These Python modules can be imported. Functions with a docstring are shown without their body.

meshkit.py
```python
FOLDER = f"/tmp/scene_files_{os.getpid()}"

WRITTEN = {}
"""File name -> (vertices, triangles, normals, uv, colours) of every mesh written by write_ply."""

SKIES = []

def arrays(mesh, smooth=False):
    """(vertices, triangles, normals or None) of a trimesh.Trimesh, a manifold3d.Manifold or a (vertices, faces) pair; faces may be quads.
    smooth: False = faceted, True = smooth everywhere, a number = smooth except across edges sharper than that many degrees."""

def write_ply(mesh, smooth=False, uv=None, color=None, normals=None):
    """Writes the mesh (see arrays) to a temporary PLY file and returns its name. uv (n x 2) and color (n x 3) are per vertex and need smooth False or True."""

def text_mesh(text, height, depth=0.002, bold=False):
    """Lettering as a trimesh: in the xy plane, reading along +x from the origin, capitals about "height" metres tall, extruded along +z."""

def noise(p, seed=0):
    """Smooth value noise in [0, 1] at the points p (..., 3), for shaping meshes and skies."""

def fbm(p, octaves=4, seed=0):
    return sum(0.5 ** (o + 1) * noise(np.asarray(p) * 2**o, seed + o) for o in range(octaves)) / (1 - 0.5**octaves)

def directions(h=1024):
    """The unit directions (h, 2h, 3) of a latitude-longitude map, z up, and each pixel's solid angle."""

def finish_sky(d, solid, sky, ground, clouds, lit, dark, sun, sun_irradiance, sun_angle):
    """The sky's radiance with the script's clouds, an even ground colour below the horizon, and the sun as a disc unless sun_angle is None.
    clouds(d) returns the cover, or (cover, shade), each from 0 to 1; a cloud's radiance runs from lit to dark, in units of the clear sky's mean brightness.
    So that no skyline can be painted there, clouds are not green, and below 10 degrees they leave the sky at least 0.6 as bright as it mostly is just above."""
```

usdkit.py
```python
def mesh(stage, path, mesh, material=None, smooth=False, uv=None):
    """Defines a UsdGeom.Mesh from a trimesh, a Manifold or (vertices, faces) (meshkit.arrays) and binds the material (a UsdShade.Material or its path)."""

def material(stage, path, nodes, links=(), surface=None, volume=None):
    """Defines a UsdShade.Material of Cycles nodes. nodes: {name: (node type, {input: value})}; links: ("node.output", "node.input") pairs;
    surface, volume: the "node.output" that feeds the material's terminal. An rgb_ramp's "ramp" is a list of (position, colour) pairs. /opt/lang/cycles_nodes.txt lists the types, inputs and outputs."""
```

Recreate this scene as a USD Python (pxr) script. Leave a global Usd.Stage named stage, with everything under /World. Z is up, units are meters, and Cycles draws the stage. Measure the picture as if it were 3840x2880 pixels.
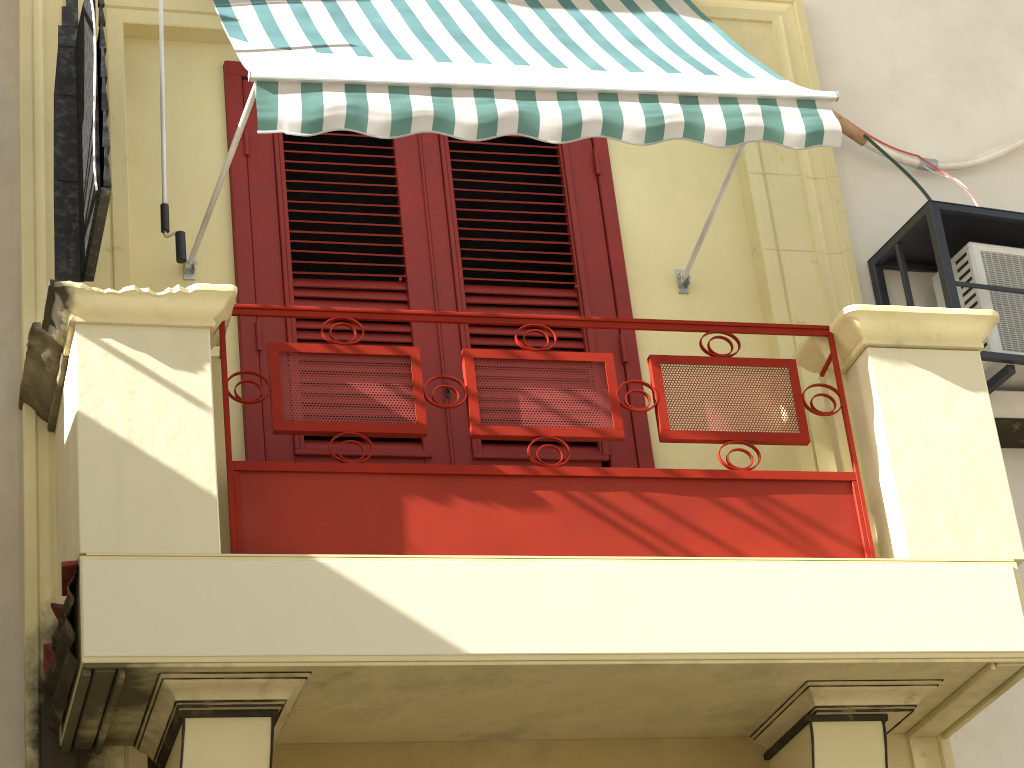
import math, random
import numpy as np
import trimesh
import usdkit, meshkit
from shapely.geometry import Polygon, box as sbox
from pxr import Usd, UsdGeom, UsdLux, UsdShade, Gf, Sdf, Vt

stage = Usd.Stage.CreateInMemory()
UsdGeom.SetStageUpAxis(stage, 'Z')
UsdGeom.SetStageMetersPerUnit(stage, 1.0)
UsdGeom.Xform.Define(stage, '/World')
UsdGeom.Scope.Define(stage, '/World/Looks')
rng = random.Random(7)

# ------------------------------------------------------------------ camera
cam = UsdGeom.Camera.Define(stage, '/World/camera')
R = (0.96172705, -0.25363324, -0.10368832)
U = (-0.02705331, -0.46445455, 0.88518364)
F = (0.27267051, 0.84849994, 0.45354013)
P = (-0.67268008, -6.6153001, -2.90017762)
cam.AddTransformOp().Set(Gf.Matrix4d(*R, 0, *U, 0, *(-c for c in F), 0, *P, 1))
cam.CreateHorizontalApertureAttr(36.0)
cam.CreateVerticalApertureAttr(27.0)
cam.CreateFocalLengthAttr(81.157)
cam.CreateClippingRangeAttr(Gf.Vec2f(0.1, 2000.0))
cam.CreateExposureAttr(2.08)

# ------------------------------------------------------------------ sky and sun
SUN = np.array([1.0, 0.163, -0.66])          # the way the light travels
SUN = SUN / np.linalg.norm(SUN)
to = -SUN
mat_sky = usdkit.material(stage, '/World/Looks/sky', {
    'sky': ('sky_texture', {'sky_type': 'single_scattering', 'sun_disc': False,
                            'sun_elevation': math.asin(to[2]), 'sun_rotation': math.atan2(to[0], to[1]),
                            'altitude': 50.0, 'aerosol_density': 1.6}),
    'haze': ('hsv', {'hue': 0.5, 'saturation': 0.45, 'value': 1.0, 'fac': 1.0}),
    'warm': ('mix', {'mix_type': 'multiply', 'fac': 1.0, 'color2': (1.05, 1.0, 0.86)}),
    'bg': ('background_shader', {'strength': 0.056})},
    [('sky.color', 'haze.color'), ('haze.color', 'warm.color1'), ('warm.color', 'bg.color')], surface='bg.background')
dome = UsdLux.DomeLight.Define(stage, '/World/sky')
UsdShade.MaterialBindingAPI.Apply(dome.GetPrim()).Bind(mat_sky)
dome.GetPrim().SetCustomDataByKey('kind', 'structure')
sun = UsdLux.DistantLight.Define(stage, '/World/sun')
sun.CreateAngleAttr(0.5)
sun.CreateNormalizeAttr(True)
sun.CreateIntensityAttr(1.25)
sun.CreateColorAttr(Gf.Vec3f(1.0, 0.97, 0.94))
zax = to
xax = np.cross([0, 0, 1.0], zax); xax /= np.linalg.norm(xax)
yax = np.cross(zax, xax)
sun.AddTransformOp().Set(Gf.Matrix4d(*xax, 0, *yax, 0, *zax, 0, 0, 0, 0, 1))

# ------------------------------------------------------------------ prims
COUNT = {}


def numbered(parent, name):
    k = COUNT.get((parent, name), 0)
    COUNT[(parent, name)] = k + 1
    return f'{parent}/{name}' if k == 0 else f'{parent}/{name}_{k:03d}'


def tag(prim, label=None, category=None, group=None, kind=None):
    for k, v in (('label', label), ('category', category), ('group', group), ('kind', kind)):
        if v:
            prim.SetCustomDataByKey(k, v)
    return prim


def thing(name, label, category, group=None, kind=None):
    x = UsdGeom.Xform.Define(stage, numbered('/World', name))
    return tag(x.GetPrim(), label, category, group, kind)


def sub(parent, name, label=None):
    x = UsdGeom.Xform.Define(stage, numbered(str(parent.GetPath()), name))
    return tag(x.GetPrim(), label)


def part(parent, name, mesh, material, smooth=False, label=None, uv=None, kind=None):
    base = '/World' if parent is None else str(parent.GetPath())
    m = usdkit.mesh(stage, numbered(base, name), mesh, material, smooth=smooth, uv=uv)
    return tag(m.GetPrim(), label, kind=kind)


# ------------------------------------------------------------------ shapes
def bx(x0, x1, y0, y1, z0, z1, b=0.0):
    """a box, its edges chamfered by b"""
    if b <= 0:
        m = trimesh.creation.box((x1 - x0, y1 - y0, z1 - z0))
        m.apply_translation(((x0 + x1) / 2, (y0 + y1) / 2, (z0 + z1) / 2))
        return m
    pts = []
    lo, hi = (x0, y0, z0), (x1, y1, z1)
    for i in range(8):
        c = [hi[k] if i >> k & 1 else lo[k] for k in range(3)]
        s = [-1 if i >> k & 1 else 1 for k in range(3)]
        for k in range(3):
            q = [c[j] + (s[j] * b if j != k else 0) for j in range(3)]
            pts.append(q)
    return trimesh.Trimesh(pts).convex_hull


def join(*ms):
    return trimesh.util.concatenate([m for m in ms if m is not None])


def bar(a, b, w, h=None, up=(0, 0, 1)):
    """a rectangular bar from a to b"""
    h = h or w
    a, b = np.array(a, float), np.array(b, float)
    d = b - a
    L = np.linalg.norm(d); d /= L
    s = np.cross(d, up); s /= np.linalg.norm(s)
    u = np.cross(s, d)
    m = bx(-w / 2, w / 2, 0, L, -h / 2, h / 2, min(w, h) * 0.12)
    T = np.eye(4); T[:3, 0], T[:3, 1], T[:3, 2], T[:3, 3] = s, d, u, a
    m.apply_transform(T)
    return m


def tube(points, r, n=10, cap=True):
    """a round tube along points; r a number or one per point"""
    P_ = np.asarray(points, float)
    r = np.broadcast_to(r, len(P_))
    T = np.gradient(P_, axis=0); T /= np.linalg.norm(T, axis=1)[:, None]
    ref = np.array([0, 0, 1.0]) if abs(T[0][2]) < 0.9 else np.array([1.0, 0, 0])
    V, Fc = [], []
    for i, (p, t) in enumerate(zip(P_, T)):
        s = np.cross(t, ref); s /= np.linalg.norm(s); u = np.cross(s, t); ref = u
        for k in range(n):
            a = 2 * math.pi * k / n
            V.append(p + r[i] * (math.cos(a) * s + math.sin(a) * u))
    for i in range(len(P_) - 1):
        for k in range(n):
            a, b = i * n + k, i * n + (k + 1) % n
            Fc += [(a, b, b + n), (a, b + n, a + n)]
    if cap:
        c0 = len(V); V.append(P_[0]); c1 = len(V); V.append(P_[-1])
        e = (len(P_) - 1) * n
        for k in range(n):
            Fc += [(c0, (k + 1) % n, k), (c1, e + k, e + (k + 1) % n)]
    m = trimesh.Trimesh(V, Fc, process=False)
    m.fix_normals()
    return m


def curve(ctrl, n=40):
    """a smooth curve through the control points"""
    from scipy.interpolate import CubicSpline
    c = np.asarray(ctrl, float)
    t = np.r_[0, np.cumsum(np.linalg.norm(np.diff(c, axis=0), axis=1))]
    return CubicSpline(t, c)(np.linspace(0, t[-1], n))


def loft(rings, cap=True):
    """a closed body through rings of equal length"""
    R_ = [np.asarray(r, float) for r in rings]
    n = len(R_[0]); V = np.vstack(R_); Fc = []
    for i in range(len(R_) - 1):
        for k in range(n):
            a, b = i * n + k, i * n + (k + 1) % n
            Fc += [(a, b, b + n), (a, b + n, a + n)]
    if cap:
        V = np.vstack([V, R_[0].mean(0), R_[-1].mean(0)])
        e = (len(R_) - 1) * n
        for k in range(n):
            Fc += [(len(V) - 2, (k + 1) % n, k), (len(V) - 1, e + k, e + (k + 1) % n)]
    m = trimesh.Trimesh(V, Fc, process=False)
    m.fix_normals()
    return m


def rect_ring(x0, x1, y0, y1, z, rad=0.004, step=0.03, corner=4, cnt=None):
    """points round a rounded rectangle at height z"""
    pts = []
    cs = [(x1 - rad, y0 + rad, -90), (x1 - rad, y1 - rad, 0), (x0 + rad, y1 - rad, 90), (x0 + rad, y0 + rad, 180)]
    cnt = cnt or [max(2, round(d / step)) for d in (y1 - y0, x1 - x0, y1 - y0, x1 - x0)]
    for i, (cx, cy, a0) in enumerate(cs):
        for k in range(corner + 1):
            a = math.radians(a0 + 90 * k / corner)
            pts.append((cx + rad * math.cos(a), cy + rad * math.sin(a), z))
        nx, ny, na = cs[(i + 1) % 4]
        ex, ey = nx + rad * math.cos(math.radians(na)), ny + rad * math.sin(math.radians(na))
        sx, sy, _ = pts[-1]
        for k in range(1, cnt[i]):
            t = k / cnt[i]
            pts.append((sx + (ex - sx) * t, sy + (ey - sy) * t, z))
    return pts


def prism(poly, axis, a, b):
    """a polygon drawn in the two other axes, extruded along axis from a to b"""
    m = trimesh.creation.extrude_polygon(Polygon(poly), b - a, engine='earcut')
    v = m.vertices.copy()
    if axis == 'x':
        m.vertices = np.c_[v[:, 2] + a, v[:, 0], v[:, 1]]
    elif axis == 'y':
        m.vertices = np.c_[v[:, 0], v[:, 2] + a, v[:, 1]]
    else:
        m.vertices = np.c_[v[:, 0], v[:, 1], v[:, 2] + a]
    m.fix_normals()
    return m


def lathe(profile, n=24):
    return trimesh.creation.revolve(np.asarray(profile, float), sections=n)


# ------------------------------------------------------------------ materials
LOOKS = '/World/Looks/'


def plaster(name, color, dark, stain=(0.16, 0.12, 0.06), stain_amount=0.25, streak=0.25, bump=0.25, fine=70.0, rough=0.85,
            stain_scale=1.6, threshold=(0.52, 0.78), zone=None, spot=None):
    """painted render: two tones, vertical streaks, blotches, and a fine grain in relief; zone = (x without, x with heavy dirt, amount, noise scale)"""
    zx0, zx1, za, zs_ = zone or (1, 0, 0, 5)
    sc, sr, sa = spot or ((0, -999, 0), (1, 1, 1), 0.0)
    return usdkit.material(stage, LOOKS + name, {
        'zs': ('separate_xyz', {}),
        'zr': ('map_range', {'from_min': zx0, 'from_max': zx1, 'to_min': 0.0, 'to_max': 1.0, 'clamp': True}),
        'zn': ('noise_texture', {'scale': zs_, 'detail': 6.0, 'roughness': 0.65}),
        'za': ('math', {'math_type': 'add'}),
        'zramp': ('rgb_ramp', {'ramp': [(0.62, (0, 0, 0)), (0.95, (za,) * 3)]}),
        'zh': ('math', {'math_type': 'multiply', 'value2': 0.62}),
        'zm': ('mix', {'color2': (0.035, 0.027, 0.014)}),
        'sp': ('mapping', {'location': tuple(-c / r for c, r in zip(sc, sr)), 'scale': tuple(1 / r for r in sr)}),
        'sg': ('gradient_texture', {'gradient_type': 'spherical'}),
        'sn': ('noise_texture', {'scale': 7.0, 'detail': 7.0, 'roughness': 0.7}),
        'sh': ('math', {'math_type': 'multiply', 'value2': 0.9}),
        'sadd': ('math', {'math_type': 'add'}),
        'sramp': ('rgb_ramp', {'ramp': [(0.62, (0, 0, 0)), (0.98, (sa,) * 3)]}),
        'sm': ('mix', {'color2': (0.030, 0.023, 0.012)}),
        'g': ('geometry', {}),
        'n1': ('noise_texture', {'scale': 2.3, 'detail': 5.0, 'roughness': 0.6}),
        'r1': ('rgb_ramp', {'ramp': [(0.3, dark), (0.68, color)]}),
        'ms': ('mapping', {'scale': (9.0, 9.0, 0.8)}),
        'n2': ('noise_texture', {'scale': 1.4, 'detail': 4.0, 'roughness': 0.6}),
        'r2': ('rgb_ramp', {'ramp': [(0.55, (0, 0, 0)), (0.8, (streak,) * 3)]}),
        'n3': ('noise_texture', {'scale': stain_scale, 'detail': 7.0, 'roughness': 0.68}),
        'r3': ('rgb_ramp', {'ramp': [(threshold[0], (0, 0, 0)), (threshold[1], (stain_amount,) * 3)]}),
        'm1': ('mix', {'color2': tuple(0.55 * c + 0.45 * s for c, s in zip(dark, stain))}),
        'm2': ('mix', {'color2': stain}),
        'n4': ('noise_texture', {'scale': fine, 'detail': 4.0, 'roughness': 0.65}),
        'n5': ('noise_texture', {'scale': 9.0, 'detail': 3.0}),
        'add': ('math', {'math_type': 'multiply_add', 'value2': 0.35}),
        'b': ('bump', {'strength': bump, 'distance': 0.006}),
        'p': ('principled_bsdf', {'roughness': rough, 'specular_ior_level': 0.25})},
        [('g.position', 'n1.vector'), ('n1.fac', 'r1.fac'),
         ('g.position', 'ms.vector'), ('ms.vector', 'n2.vector'), ('n2.fac', 'r2.fac'),
         ('g.position', 'n3.vector'), ('n3.fac', 'r3.fac'),
         ('r1.color', 'm1.color1'), ('r2.color', 'm1.fac'), ('m1.color', 'm2.color1'), ('r3.color', 'm2.fac'),
         ('m2.color', 'zm.color1'), ('g.position', 'zs.vector'), ('zs.x', 'zr.value'), ('g.position', 'zn.vector'), ('zr.result', 'zh.value1'),
         ('zh.value', 'za.value1'), ('zn.fac', 'za.value2'), ('za.value', 'zramp.fac'), ('zramp.color', 'zm.fac'), ('zm.color', 'sm.color1'),
         ('g.position', 'sp.vector'), ('sp.vector', 'sg.vector'), ('g.position', 'sn.vector'), ('sg.fac', 'sh.value1'), ('sh.value', 'sadd.value1'),
         ('sn.fac', 'sadd.value2'), ('sadd.value', 'sramp.fac'), ('sramp.color', 'sm.fac'), ('sm.color', 'p.base_color'),
         ('g.position', 'n4.vector'), ('g.position', 'n5.vector'),
         ('n4.fac', 'add.value1'), ('n5.fac', 'add.value3'),
         ('add.value', 'b.height'), ('b.normal', 'p.normal')], surface='p.BSDF')


def paint(name, color, rough=0.45, wear=None, wear_amount=0.35, bump=0.06, scale=18.0, spec=0.4, metallic=0.0, threshold=(0.6, 0.72)):
    """paint on metal or wood with faded and chipped patches"""
    wear = wear or tuple(c * 0.6 for c in color)
    return usdkit.material(stage, LOOKS + name, {
        'g': ('geometry', {}),
        'n1': ('noise_texture', {'scale': 5.0, 'detail': 5.0, 'roughness': 0.6}),
        'r1': ('rgb_ramp', {'ramp': [(0.3, tuple(c * 0.82 for c in color)), (0.7, tuple(min(1, c * 1.12) for c in color))]}),
        'n2': ('noise_texture', {'scale': scale, 'detail': 8.0, 'roughness': 0.72}),
        'r2': ('rgb_ramp', {'ramp': [(threshold[0], (0, 0, 0)), (threshold[1], (wear_amount,) * 3)]}),
        'm': ('mix', {'color2': wear}),
        'rr': ('map_range', {'from_min': 0.3, 'from_max': 0.7, 'to_min': rough - 0.1, 'to_max': rough + 0.15}),
        'b': ('bump', {'strength': bump, 'distance': 0.004}),
        'p': ('principled_bsdf', {'specular_ior_level': spec, 'metallic': metallic})},
        [('g.position', 'n1.vector'), ('n1.fac', 'r1.fac'), ('g.position', 'n2.vector'), ('n2.fac', 'r2.fac'),
         ('r1.color', 'm.color1'), ('r2.color', 'm.fac'), ('m.color', 'p.base_color'),
         ('n1.fac', 'rr.value'), ('rr.result', 'p.roughness'), ('n2.fac', 'b.height'), ('b.normal', 'p.normal')], surface='p.BSDF')


def cloth(name, stripes=None, white=(0.82, 0.82, 0.81), teal=(0.10, 0.34, 0.33), translucent=0.55):
    """awning fabric; stripes = (centre of one stripe along x, pitch, width)"""
    nodes = {
        'g': ('geometry', {}),
        'n1': ('noise_texture', {'scale': 6.0, 'detail': 4.0}),
        'r1': ('rgb_ramp', {'ramp': [(0.35, tuple(c * 0.9 for c in white)), (0.65, white)]}),
        'n2': ('noise_texture', {'scale': 7.0, 'detail': 5.0, 'roughness': 0.65}),
        'r2': ('rgb_ramp', {'ramp': [(0.62, (0, 0, 0)), (0.78, (0.22,) * 3)]}),
        'dirt': ('mix', {'color2': (0.42, 0.36, 0.25)}),
        'nb': ('noise_texture', {'scale': 260.0, 'detail': 1.0}),
        'b': ('bump', {'strength': 0.08, 'distance': 0.002}),
        'd': ('principled_bsdf', {'roughness': 0.9, 'specular_ior_level': 0.15}),
        't': ('translucent_bsdf', {}),
        'mc': ('mix_closure', {'fac': translucent})}
    links = [('g.position', 'n1.vector'), ('n1.fac', 'r1.fac'), ('g.position', 'n2.vector'), ('n2.fac', 'r2.fac'), ('r2.color', 'dirt.fac'),
             ('g.position', 'nb.vector'), ('nb.fac', 'b.height'), ('b.normal', 'd.normal'),
             ('dirt.color', 'd.base_color'), ('dirt.color', 't.color'), ('d.BSDF', 'mc.closure1'), ('t.BSDF', 'mc.closure2')]
    if stripes:
        c, pitch, width = stripes
        nodes.update({
            'uv': ('texture_coordinate', {}),
            'sx': ('separate_xyz', {}),
            'a': ('math', {'math_type': 'multiply_add', 'value2': 1 / pitch, 'value3': -(c - width / 2) / pitch + 40}),
            'fr': ('math', {'math_type': 'fraction'}),
            'lt': ('math', {'math_type': 'less_than', 'value2': width / pitch}),
            'nt': ('noise_texture', {'scale': 5.0, 'detail': 3.0}),
            'rt': ('rgb_ramp', {'ramp': [(0.3, tuple(t * 0.85 for t in teal)), (0.7, tuple(t * 1.15 for t in teal))]}),
            'st': ('mix', {})})
        links += [('uv.UV', 'sx.vector'), ('sx.x', 'a.value1'), ('a.value', 'fr.value1'), ('fr.value', 'lt.value1'), ('lt.value', 'st.fac'),
                  ('g.position', 'nt.vector'), ('nt.fac', 'rt.fac'),
                  ('r1.color', 'st.color1'), ('rt.color', 'st.color2'), ('st.color', 'dirt.color1')]
    else:
        links += [('r1.color', 'dirt.color1')]
    return usdkit.material(stage, LOOKS + name, nodes, links, surface='mc.closure')


CREAM = (0.74, 0.655, 0.385)
CREAM_D = (0.68, 0.595, 0.335)
M = {
    'cream': plaster('cream_render', CREAM, CREAM_D, stain_amount=0.12, streak=0.10, bump=0.22, fine=55.0),
    'rough': plaster('cream_stucco', (0.74, 0.68, 0.48), (0.685, 0.625, 0.43), stain=(0.25, 0.22, 0.14), stain_amount=0.22, streak=0.22, bump=0.45, fine=30.0),
    'cap': plaster('weathered_cap_render', CREAM, CREAM_D, stain=(0.30, 0.22, 0.08), stain_amount=0.35, streak=0.3, bump=0.25, fine=50.0, stain_scale=4.0, zone=(0.03, -0.075, 0.97, 9.0)),
    'head': plaster('stained_bracket_render', (0.72, 0.63, 0.38), (0.58, 0.49, 0.26), stain=(0.09, 0.065, 0.03), stain_amount=0.65, streak=0.4, bump=0.35, fine=45.0, stain_scale=5.0, threshold=(0.54, 0.74), zone=(0.40, 0.0, 0.7, 6.0)),
    'surround': plaster('surround_render', CREAM, CREAM_D, stain_amount=0.14, streak=0.14, bump=0.24, fine=55.0, spot=((0.02, 0.75, -0.28), (0.19, 0.4, 0.62), 0.95)),
    'smooth': plaster('cream_smooth', (0.74, 0.69, 0.52), (0.73, 0.68, 0.51), stain_amount=0.04, streak=0.03, bump=0.04, fine=60.0),
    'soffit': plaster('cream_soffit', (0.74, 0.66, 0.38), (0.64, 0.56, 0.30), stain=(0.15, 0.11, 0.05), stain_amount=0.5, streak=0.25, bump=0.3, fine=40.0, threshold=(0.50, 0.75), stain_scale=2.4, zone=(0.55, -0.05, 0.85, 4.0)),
    'lower': plaster('shade_brown_stained_render', (0.50, 0.39, 0.17), (0.40, 0.30, 0.12), stain=(0.14, 0.09, 0.04), stain_amount=0.5, streak=0.3, bump=0.3, fine=45.0, spot=((0.26, 0.75, -0.40), (0.42, 0.4, 0.42), 0.97)),  # brown base carries the shade under the slab; the blotches are stains
    'beigeleft': plaster('shaded_stained_beige_render', (0.56, 0.50, 0.41), (0.47, 0.41, 0.32), stain=(0.24, 0.17, 0.10), stain_amount=0.4, streak=0.3, bump=0.5, fine=45.0, stain_scale=2.2),  # left copy of the beige wall, darkened for its weaker skylight, plus stains
    'beige': plaster('beige_render', (0.83, 0.785, 0.70), (0.75, 0.695, 0.60), stain=(0.30, 0.22, 0.14), stain_amount=0.22, streak=0.14, bump=0.35, fine=60.0, stain_scale=0.9),
    'grime': plaster('black_grime', (0.060, 0.048, 0.026), (0.025, 0.019, 0.011), stain=(0.24, 0.19, 0.09), stain_amount=0.85, bump=0.5, fine=50.0, threshold=(0.55, 0.7), stain_scale=9.0),
    'stained': plaster('stained_render', (0.42, 0.36, 0.22), (0.10, 0.075, 0.04), stain=(0.018, 0.015, 0.010), stain_amount=0.9, streak=0.6, bump=0.6, fine=45.0, threshold=(0.36, 0.66), stain_scale=4.5),
    'red': paint('red_iron', (0.275, 0.021, 0.009), 0.55, wear=(0.22, 0.045, 0.03), wear_amount=0.6, bump=0.06, scale=11.0, spec=0.12),
    'redsheet': plaster('red_sheet', (0.31, 0.027, 0.010), (0.245, 0.020, 0.008), stain=(0.20, 0.040, 0.022), stain_amount=0.35, streak=0.30, bump=0.10, fine=30.0, rough=0.55, stain_scale=6.0, threshold=(0.56, 0.72)),
    'door': paint('dark_red_wood', (0.235, 0.024, 0.020), 0.55, spec=0.25, wear=(0.20, 0.06, 0.05), wear_amount=0.5, scale=20.0),
    'mesh': paint('red_perforated', (0.30, 0.065, 0.055), 0.5, spec=0.2, wear_amount=0.2),
    'black': paint('black_wood', (0.026, 0.026, 0.028), 0.5, wear=(0.16, 0.16, 0.15), wear_amount=0.75, bump=0.3, scale=30.0, threshold=(0.50, 0.70)),
    'greywood': paint('weathered_grey_wood', (0.016, 0.016, 0.015), 0.9, wear=(0.05, 0.05, 0.047), wear_amount=0.8, bump=0.3, scale=36.0, threshold=(0.45, 0.65), spec=0.03),
    'hairline': paint('hairline_crack', (0.42, 0.35, 0.17), 0.9, wear=(0.62, 0.54, 0.28), wear_amount=1.0, scale=14.0, threshold=(0.42, 0.55), spec=0.1),
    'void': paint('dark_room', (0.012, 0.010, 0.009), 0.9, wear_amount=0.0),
    'steel': paint('dark_steel', (0.035, 0.040, 0.052), 0.38, wear=(0.09, 0.07, 0.06), wear_amount=0.5),
    'chrome': paint('galvanised', (0.48, 0.48, 0.46), 0.35, metallic=0.8, wear=(0.15, 0.12, 0.09), wear_amount=0.5, scale=60.0),
    'alu': paint('white_aluminium', (0.72, 0.72, 0.72), 0.4, wear=(0.45, 0.44, 0.4), wear_amount=0.3),
    'grip': paint('black_grip', (0.022, 0.022, 0.022), 0.55, wear_amount=0.1),
    'acwhite': paint('air_conditioner_white', (0.66, 0.66, 0.63), 0.4, wear=(0.42, 0.40, 0.34), wear_amount=0.4, scale=10.0),
    'acgrey': paint('air_conditioner_coil', (0.34, 0.34, 0.32), 0.55, wear=(0.30, 0.29, 0.27), wear_amount=0.6, scale=60.0, threshold=(0.45, 0.6)),
    'pipe': paint('cream_conduit', (0.72, 0.67, 0.57), 0.45, wear=(0.5, 0.43, 0.33), wear_amount=0.3),
    'tape': paint('grey_tape', (0.38, 0.39, 0.42), 0.5, wear_amount=0.2),
    'brown': paint('brown_wrap', (0.36, 0.23, 0.13), 0.6, wear=(0.30, 0.10, 0.05), wear_amount=0.7, scale=25.0, threshold=(0.48, 0.6)),
    'redwire': paint('red_wire', (0.62, 0.10, 0.09), 0.4, wear_amount=0.1),
    'greenwire': paint('dark_green_wire', (0.020, 0.055, 0.045), 0.4, wear_amount=0.1),
    'tile': paint('red_clay_tile', (0.24, 0.045, 0.025), 0.7, wear=(0.04, 0.02, 0.015), wear_amount=0.9, scale=22.0, threshold=(0.5, 0.65)),
    'cable': paint('black_cable', (0.02, 0.02, 0.02), 0.5, wear_amount=0.1),
    'ground': plaster('paving', (0.20, 0.175, 0.14), (0.15, 0.13, 0.10), stain_amount=0.4, bump=0.5, fine=12.0),
    'shade_wall': plaster('shade_wall_render', (0.62, 0.55, 0.42), (0.54, 0.47, 0.35), bump=0.4),
    'canopy': cloth('awning_stripes', (0.0, 0.1446, 0.061), teal=(0.17, 0.34, 0.36)),
    'valance': cloth('valance_stripes', (0.0, 0.1546, 0.076), teal=(0.17, 0.33, 0.30)),
    'white': cloth('awning_white'),
}

# ------------------------------------------------------------------ ground
W, WR = 0.752, 0.852            # wall plane, recessed wall plane
HZ = 0.955                      # rail height
g = bx(-400, 400, -400, 400, -4.75, -4.6)
tag(part(None, 'ground', g, M['ground']), kind='structure')

# ------------------------------------------------------------------ the house
house = thing('house', 'pale plastered house front with a cream moulded surround behind the balcony', 'building')
yb = W + 0.055                  # the beige wall stands back from the surround
wall = join(bx(3.205, 9.0, yb, yb + 0.3, -4.6, 9.0),
            bx(-0.11, 3.205, yb, yb + 0.3, 2.985, 9.0))
part(house, 'wall', wall, M['beige'], label='pale beige rendered wall on the right')
part(house, 'wall', bx(-6.0, -0.11, yb, yb + 0.3, -4.6, 9.0), M['beigeleft'], label='stained beige wall on the left, its shade painted as a darker tone')


# the surround is one moulding swept round three sides with mitred corners
def surround_side(profile, a, b, kind):
    """profile: (distance in from the outer edge, y)"""
    V = []
    X0, X1, ZT, ZB = -0.11, 3.205, 2.985, -4.6
    n = len(profile)
    for (d, y) in profile:
        V.append((X0 + d, y, ZB))
    for (d, y) in profile:
        V.append((X0 + d, y, ZT - d))
    for (d, y) in profile:
        V.append((X1 - d, y, ZT - d))
    for (d, y) in profile:
        V.append((X1 - d, y, ZB))
    Fc = []
    for s in range(3):
        for k in range(n - 1):
            p0, p1 = s * n + k, s * n + k + 1
            Fc += [(p0, p1, p1 + n), (p0, p1 + n, p0 + n)]
    m = trimesh.Trimesh(V, Fc, process=False)
    return m


prof = [(0.0, yb + 0.01), (0.0, W - 0.006), (0.004, W - 0.012), (0.040, W - 0.012), (0.046, W - 0.004), (0.048, W + 0.004)]
for k in range(7):              # a hollow between two fillets
    t = k / 6
    prof.append((0.052 + 0.105 * t, W + 0.004 + 0.016 * math.sin(math.pi * t) - 0.010 * t))
prof += [(0.160, W - 0.014), (0.165, W - 0.014), (0.168, W), (0.318, W), (0.322, W + 0.012), (0.328, W + 0.012), (0.334, W), (0.392, W - 0.002), (0.396, W + 0.004), (0.396, WR + 0.02)]
part(house, 'door_surround', surround_side(prof, 0, 0, 0), M['surround'], label='cream moulded surround with mitred top corner')
# recessed wall round the door opening
X0r, X1r, ZTr = -0.11 + 0.39, 3.205 - 0.39, 2.985 - 0.39
part(house, 'recess_wall', join(bx(X0r, 0.686, WR, WR + 0.3, -0.3, ZTr), bx(2.245, X1r, WR, WR + 0.3, -0.3, ZTr),
                                bx(0.686, 2.245, WR, WR + 0.3, 2.49, ZTr)), M['cream'], label='smooth cream recessed wall')
part(house, 'lower_wall', bx(0.235, 2.86, W + 0.004, W + 0.3, -4.6, -0.30), M['lower'], label='stained cream wall under the balcony, its shade painted brown')
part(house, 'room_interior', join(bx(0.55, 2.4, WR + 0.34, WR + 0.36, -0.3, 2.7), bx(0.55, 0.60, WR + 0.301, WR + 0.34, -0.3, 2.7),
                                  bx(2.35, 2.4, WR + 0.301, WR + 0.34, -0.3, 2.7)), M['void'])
# hairline joints across the right jamb, following its moulding
for z, zr in ((2.045, 0.006), (1.685, -0.004)):
    pts_ = [(3.205 - d, y - 0.0012) for d, y in prof[2:-2]]
    V = [(x, y, z + zr * math.sin(9 * x) * 0.6) for x, y in pts_] + [(x, y, z + 0.0022 + zr * math.sin(9 * x) * 0.6) for x, y in pts_]
    n_ = len(pts_)
    part(house, 'joint_line', (np.array(V), np.array([f_ for k in range(n_ - 1) for f_ in ((k, k + 1, k + 1 + n_), (k, k + 1 + n_, k + n_))])), M['hairline'])
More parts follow.
